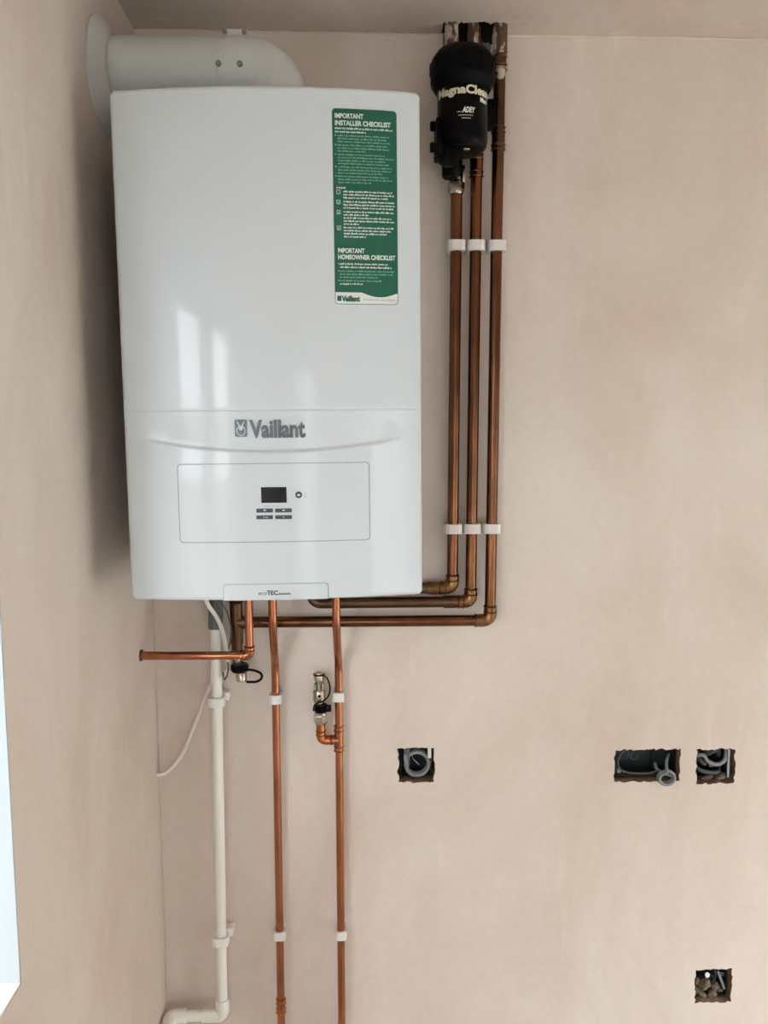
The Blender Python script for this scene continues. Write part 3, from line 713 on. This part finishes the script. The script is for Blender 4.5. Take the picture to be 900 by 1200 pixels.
# ------------------------------------------------------------------ white cables
bm = Tb(spline([(-.290, -.075, 1.411), (-.283, -.070, 1.347), (-.266, -.060, 1.312), (-.2545, -.060, 1.280), (-.2480, -.062, 1.240), (-.2510, -.030, 1.205), (-.262, -.0130, 1.185), (-.292, -.0120, 1.158), (-.3110, -.0130, 1.110), (-.3270, -.0140, 1.072), (-.346, -.0150, 1.028), (-.362, -.0160, 1.005), (-.380, -.0180, .9880), (-.396, -.0200, .9830), (-.404, -.0200, .9850)], 6), .0043, 12, flat=.75)
tag(obj('power_cable', bm, 'cable', smooth=True), 'white cable hanging from boiler, looping behind waste pipe into wall corner', 'cable')
bm = Tb(spline([(-.262, -.060, 1.411), (-.258, -.055, 1.345), (-.248, -.050, 1.320), (-.2415, -.050, 1.290), (-.2425, -.050, 1.262), (-.2500, -.050, 1.235), (-.2480, -.050, 1.205), (-.2560, -.048, 1.185), (-.2580, -.049, 1.200)], 6), .0016, 8)
tag(obj('thin_wire', bm, 'conduit', smooth=True), 'thin grey wire hanging beside the white cable under boiler', 'wire')

# ------------------------------------------------------------------ magnetic filter
fx, fyy = .1930, -.0920
fl = thing('magnetic_filter', 'black cylindrical magnetic filter with white lettering at the ceiling', 'filter', (fx, fyy, 2.135))
child('canister', Lt([(.020, 2.150), (.036, 2.153), (.0425, 2.160), (.0445, 2.170), (.0445, 2.190), (.0440, 2.200), (.0445, 2.256), (.040, 2.266)], (fx, fyy, 0), seg=48), 'black', fl)
cap = child('lid', Lt([(.0445, 2.252), (.0475, 2.254), (.0555, 2.266), (.0565, 2.270), (.0565, 2.274), (.0555, 2.275), (.0555, 2.278), (.0565, 2.279), (.0565, 2.300), (.0545, 2.306), (.0460, 2.318), (.0300, 2.323), (.0100, 2.324)], (fx, fyy, 0), seg=56), 'black_matt', fl)
for k in range(12):
    a = 2 * math.pi * k / 12
    bm = B(-.0035, .0035, -.0580, -.0550, 2.280, 2.301, .001)
    bmesh.ops.rotate(bm, cent=(0, 0, 0), matrix=Matrix.Rotation(a, 3, 'Z'), verts=bm.verts); bmesh.ops.translate(bm, vec=(fx, fyy, 0), verts=bm.verts)
    for v in bm.verts: v.co -= fl.location
    obj('grip_rib', bm, 'black_matt', cap)
child('manifold', Lt([(.0165, 2.128), (.0190, 2.132), (.0190, 2.300), (.0150, 2.306)], (.1825, PY - .004, 0), seg=28), 'black_matt', fl)
bm = tube(bmesh.new(), [(.1825, PY, 2.170), (fx, fyy, 2.170)], .014, 20); tube(bm, [(.1825, PY, 2.270), (fx, fyy, 2.270)], .014, 20)
child('port', bm, 'black_matt', fl)
child('side_bracket', B(.1445, .1560, -.115, -.070, 2.140, 2.206, .004), 'black_matt', fl)
for z in (2.1945, 2.1590): child('knob', Lt([(.0075, 0), (.0085, .002), (.0085, .010), (.0070, .0115)], (.1470, -.098, z), (-1, 0, 0), 10), 'black_matt', fl)
child('rear_clamp', B(.232, .2560, -.070, -.045, 2.205, 2.255, .004), 'black_matt', fl)
child('bottom_knuckle', Lt([(.010, 2.128), (.018, 2.134), (.020, 2.146), (.016, 2.156)], (.168, -.098, 0), seg=20), 'black_matt', fl)
child('badge', B(.1920, .2030, -.1220, -.1160, 2.1480, 2.1510, .0006), 'nickel', fl)
def wrap(bm, ang0, z, r):
    for v in bm.verts:
        a = ang0 + v.co.x / r; rr = r + v.co.z
        v.co = Vector((fx + rr * math.sin(a), fyy - rr * math.cos(a), z + v.co.y)) - fl.location
    return bm
def fit(bm, w):
    a, b = min(v.co.x for v in bm.verts), max(v.co.x for v in bm.verts)
    for v in bm.verts: v.co.x = (v.co.x - a) * w / (b - a)
    return bm
RT = .0452
obj('lettering', wrap(fit(text_bm('MagnaClean', .0190, .00085), .1080), math.radians(-72), 2.2355, RT), 'cream_print', fl)
obj('lettering', wrap(fit(text_bm('Micro', .0105, .0005, shear=.15), .0195), math.radians(34), 2.2245, RT), 'white_print', fl)
obj('lettering', wrap(fit(text_bm('ADEY', .0125, .0005, shear=.25), .0235), math.radians(-8), 2.2040, RT), 'white_print', fl)
rects = [(a + (b - a) * i / 8, a + (b - a) * (i + 1) / 8, c0, c1) for a, b, c0, c1 in [(-.0075, .0005, .0012, .0020), (-.0050, .0210, -.0046, -.0038), (.0005, .0170, -.0096, -.0087)] for i in range(8)]
obj('print_lines', wrap(strip_bm(rects), math.radians(-10), 2.2035, RT), 'cream_print', fl, kind='stuff')
# nickel valve below
iv = thing('isolation_valve', 'nickel isolation valve between black filter and copper pipe below', 'valve', (.1905, PY, 2.10))
vx = .1908
child('body', Lt([(.0130, 2.118), (.0130, 2.146), (.0110, 2.150)], (vx, PY, 0), seg=24), 'nickel', iv)
child('nut', Lt([(.0145, 2.104), (.0160, 2.107), (.0160, 2.120), (.0145, 2.123)], (vx, PY, 0), seg=6), 'nickel', iv, False)
child('olive_ring', Lt([(.0125, 2.099), (.0140, 2.101), (.0140, 2.104), (.0125, 2.105)], (vx, PY, 0), seg=24), 'nickel', iv)
child('spindle', Lt([(.0035, 0), (.0035, .006), (.002, .0065)], (vx, PY - .012, 2.133), (0, -1, 0), 14), 'black', iv)
child('yoke', B(vx + .010, vx + .015, PY - .014, PY - .004, 2.118, 2.148, .001), 'nickel', iv)

# ------------------------------------------------------------------ socket knock-outs
def back_box(label, x0, x1, z0, z1, group=None):
    t = thing('back_box', label, 'socket box', ((x0 + x1) / 2, .053, z0), group)
    th, ya, yb = .0014, .014, .0545
    def ch(n, bm, m='box_metal'): return child(n, bm, m, t, False)
    ch('back_plate', B(x0, x1, yb - th, yb, z0, z1))
    ch('side', B(x0, x0 + th, ya, yb - th, z0, z1)); ch('side', B(x1 - th, x1, ya, yb - th, z0, z1), 'box_metal')
    ch('side', B(x0 + th, x1 - th, ya, yb - th, z0, z0 + th)); ch('side', B(x0 + th, x1 - th, ya, yb - th, z1 - th, z1))
    return t, ch
def coil(cx_, cz_, r0, y0, turns, rise, rc, m, name, label, start=0, squash=1, lead=(), tail=()):
    pts = []
    n = int(turns * 20)
    for i in range(n + 1):
        a = start + 2 * math.pi * i / 20
        pts.append((cx_ + r0 * math.cos(a), y0 + rise * i / n, cz_ + r0 * squash * math.sin(a)))
    pts = spline(list(lead) + pts[::2] + list(tail), 4)
    return tag(obj(name, Tb(pts, rc, 10), m, smooth=True), label, 'cable')
# hole 1 : single box with a neat coil
x0, x1, z0, z1 = HOLES[0]
t, ch = back_box('dark metal socket box holding one round cable coil', x0 + .006, x1 - .004, z0 + .006, z1 - .002)
ch('lug', Lt([(.0042, 0), (.0042, .002)], (x0 + .034, .0500, z0 + .046), (0, -1, 0), 14), 'nickel')
ch('lug', Lt([(.0035, 0), (.0035, .002)], (x0 + .043, .0505, z0 + .045), (0, -1, 0), 14), 'conduit')
ch('edge_flange', B(x1 - .0125, x1 - .0055, .006, .0075, z0 + .048, z1 - .002), 'upvc')
coil(x0 + .0395, z0 + .0355, .0235, .004, 2.0, .018, .0040, 'grey_cable', 'cable_coil', 'grey cable wound in a round coil inside the leftmost socket hole', start=math.radians(170), lead=[(x0 + .0165, .012, z0 + .067), (x0 + .0150, .006, z0 + .050)])
tag(obj('cable_stub', Tb([(x0 + .0175, .004, z1 - .001), (x0 + .0185, .008, z0 + .050), (x0 + .0180, .016, z0 + .026)], .0062, 12, flat=.5), 'conduit', smooth=True), 'grey oval conduit end dropping into leftmost socket hole', 'conduit')
tag(obj('bare_wire', Tb(spline([(x0 + .033, .044, z0 + .046), (x0 + .032, .040, z0 + .036), (x0 + .038, .038, z0 + .028), (x0 + .046, .036, z0 + .021)], 6), .0009, 8), 'cable', smooth=True), 'thin pale wire inside the round coil in leftmost socket hole', 'wire')
# hole 2 : double box
x0, x1, z0, z1 = HOLES[1]
t, ch = back_box('wide dark metal double socket box with round knock-outs', x0 + .007, x1 - .003, z0 + .008, z1 - .001)
def ringpts(cx_, y, cz_, r, a0=0, a1=360, n=24): return [(cx_ + r * math.cos(math.radians(a0 + (a1 - a0) * i / n)), y, cz_ + r * math.sin(math.radians(a0 + (a1 - a0) * i / n))) for i in range(n + 1)]
ch('knockout', Tb(ringpts(x0 + .038, .0525, z0 + .036, .0105, 60, 400), .0008, 6), 'conduit')
ch('knockout', Tb(ringpts(x0 + .060, .0525, z0 + .032, .0080, 100, 380), .0008, 6), 'conduit')
ch('knockout', Lt([(.0035, 0), (.0035, .001)], (x0 + .055, .0528, z0 + .053), (0, -1, 0), 14), 'void')
ch('divider', B(x0 + .0945, x0 + .0985, .040, .053, z0 + .010, z1 - .003), 'box_metal')
ch('screw_lug', Tb(ringpts(x0 + .126, .030, z0 + .042, .0032, 40, 320), .0009, 6), 'box_edge')
ch('screw_lug', B(x0 + .012, x0 + .020, .018, .026, z0 + .010, z0 + .020, .001), 'box_edge')
ch('screw_lug', B(x0 + .024, x0 + .028, .018, .024, z0 + .010, z0 + .015, .001), 'box_edge')
bm = Tb(spline([(x0 + .070, .030, z0 + .066), (x0 + .045, .024, z0 + .065), (x0 + .022, .020, z0 + .055), (x0 + .013, .018, z0 + .036), (x0 + .016, .016, z0 + .022), (x0 + .030, .016, z0 + .014), (x0 + .055, .014, z0 + .0115), (x0 + .080, .010, z0 + .014), (x0 + .094, .004, z0 + .022)], 6), .0022, 10)
tag(obj('loose_cable', bm, 'grey_cable_dark', smooth=True), 'thin dark grey cable looping around inside the wide socket hole', 'cable')
coil(x0 + .1070, z0 + .0100, .0165, -.012, 1.75, .014, .0032, 'grey_cable', 'cable_coil', 'grey cable coil drooping out of the wide socket hole', start=math.radians(100), squash=.85, lead=[(x0 + .124, .028, z0 + .046), (x0 + .112, .010, z0 + .036)], tail=[(x0 + .095, .006, z0 + .020), (x0 + .092, .020, z0 + .030)])
# hole 3 : single box crowded with cable
x0, x1, z0, z1 = HOLES[2]
t, ch = back_box('dark metal socket box at right, crowded with twisted grey cables', x0 + .006, x1 - .010, z0 + .008, z1 - .002)
ch('edge_flange', B(x1 - .0150, x1 - .0105, .001, .013, z0 + .012, z1 - .002), 'box_edge')
ch('terminal', B(x0 + .036, x0 + .045, .020, .030, z0 + .026, z0 + .040, .001), 'rubble')
for k, (pp, r_, m_, lb) in enumerate((
    ([(x0 + .004, .012, z0 + .056), (x0 + .016, .008, z0 + .058), (x0 + .026, .004, z0 + .046), (x0 + .044, .003, z0 + .040), (x0 + .060, .005, z0 + .048), (x0 + .066, .010, z0 + .066), (x0 + .064, .020, z0 + .072)], .0042, 'grey_cable', 'thick grey cable curving across front of right-hand socket hole'),
    ([(x0 + .006, .016, z0 + .030), (x0 + .014, .012, z0 + .024), (x0 + .030, .010, z0 + .020), (x0 + .050, .012, z0 + .020), (x0 + .058, .022, z0 + .026)], .0042, 'grey_cable_dark', 'dark grey cable lying low in right-hand socket hole'),
    ([(x0 + .034, .030, z0 + .070), (x0 + .030, .022, z0 + .056), (x0 + .040, .016, z0 + .062), (x0 + .052, .018, z0 + .066), (x0 + .056, .024, z0 + .050)], .0045, 'grey_cable_dark', 'dark grey cable looped at top of right-hand socket hole'),
    ([(x0 + .012, .036, z0 + .060), (x0 + .016, .024, z0 + .044), (x0 + .024, .020, z0 + .034), (x0 + .032, .030, z0 + .038)], .0045, 'grey_cable_dark', 'dark grey cable bending at left of right-hand socket hole'))):
    tag(obj('loose_cable', Tb(spline(pp, 6), r_, 10), m_, smooth=True), lb, 'cable', 'cables in the right-hand socket hole')
# hole 4 : low box with rubble
x0, x1, z0, z1 = HOLES[3]
t, ch = back_box('dark metal socket box low on wall, half filled with rubble', x0 + .004, x1 - .004, z0 + .006, z1 - .002)
ch('screw_lug', Tb(ringpts(x0 + .066, .016, z0 + .052, .0032, 0, 360), .0010, 6), 'box_edge')
ch('knockout', Tb(ringpts(x0 + .052, .0525, z0 + .052, .012, 120, 300), .0010, 6), 'box_edge')
bm = Tb(spline([(x0 + .006, .010, z0 + .060), (x0 + .014, .004, z0 + .067), (x0 + .028, .002, z0 + .064), (x0 + .038, .008, z0 + .056), (x0 + .042, .020, z0 + .050)], 6), .0085, 12)
bc = tag(obj('black_cable', bm, 'black_matt', smooth=True), 'stubby black cable end with bare tip in low socket hole', 'cable')
obj('bare_tip', Lt([(.0052, 0), (.0052, .003), (.002, .0035)], (x0 + .022, -.0050, z0 + .068), (.25, -1, .1), 14), 'upvc', bc, True)
bm = B(-.0028, .0028, .006, .0090, -.022, .022, .0008)
bmesh.ops.rotate(bm, cent=(0, 0, 0), matrix=Matrix.Rotation(math.radians(-22), 3, 'Y'), verts=bm.verts); bmesh.ops.translate(bm, vec=(x0 + .062, .004, z0 + .042), verts=bm.verts)
tag(obj('metal_strip', bm, 'box_edge'), 'slanted bent metal strip in low socket hole', 'strip')
tag(obj('loose_wire', Tb(spline([(x0 + .046, .018, z0 + .070), (x0 + .050, .014, z0 + .058), (x0 + .048, .012, z0 + .046), (x0 + .043, .014, z0 + .036)], 6), .0016, 8), 'conduit', smooth=True), 'thin grey wire hanging in low socket hole', 'wire')
rr = random.Random(5)
def stone(name, label, cx_, y, cz_, sx, sy, sz, group):
    bm = bmesh.new(); bmesh.ops.create_icosphere(bm, subdivisions=2, radius=1)
    off = Vector((rr.random() * 9, rr.random() * 9, 0))
    for v in bm.verts:
        d = 1 + .45 * noise.noise(v.co * 1.3 + off)
        v.co = Vector((v.co.x * sx * d, v.co.y * sy * d, v.co.z * sz * d))
    bmesh.ops.rotate(bm, cent=(0, 0, 0), matrix=Matrix.Rotation(rr.uniform(-.6, .6), 3, 'Y'), verts=bm.verts)
    bmesh.ops.translate(bm, vec=(cx_, y, cz_), verts=bm.verts)
    return tag(obj(name, bm, 'rubble'), label, 'rubble', group)
gr = 'broken masonry lumps in the low socket hole'
stone('rubble_lump', 'largest pale brown masonry lump in low socket hole', x0 + .031, .022, z0 + .028, .013, .012, .015, gr)
for lb, (a, b, d, e, f_) in zip(('in bottom left corner', 'right of the largest lump', 'in bottom right corner', 'wedged against left edge under the black cable', 'flat, at bottom middle', 'flat, just below the largest lump'), ((.010, .020, .014, .009, .008), (.052, .020, .022, .008, .012), (.064, .022, .014, .008, .009), (.010, .018, .040, .006, .011), (.046, .016, .010, .010, .006), (.022, .014, .010, .010, .005))):
    stone('rubble_lump', 'small brown masonry lump in low socket hole, ' + lb, x0 + a, b, z0 + d, e, .009, f_, gr)
x0, x1, z0, z1 = HOLES[2]
for lb, (a, b, d, e, f_) in (('left', (.030, .012, .010, .014, .005)), ('right', (.056, .012, .010, .012, .007))):
    stone('rubble_lump', f'flat brown masonry piece at bottom {lb} of right-hand socket hole', x0 + a, b, z0 + d, e, .009, f_, 'masonry pieces in the right-hand socket hole')
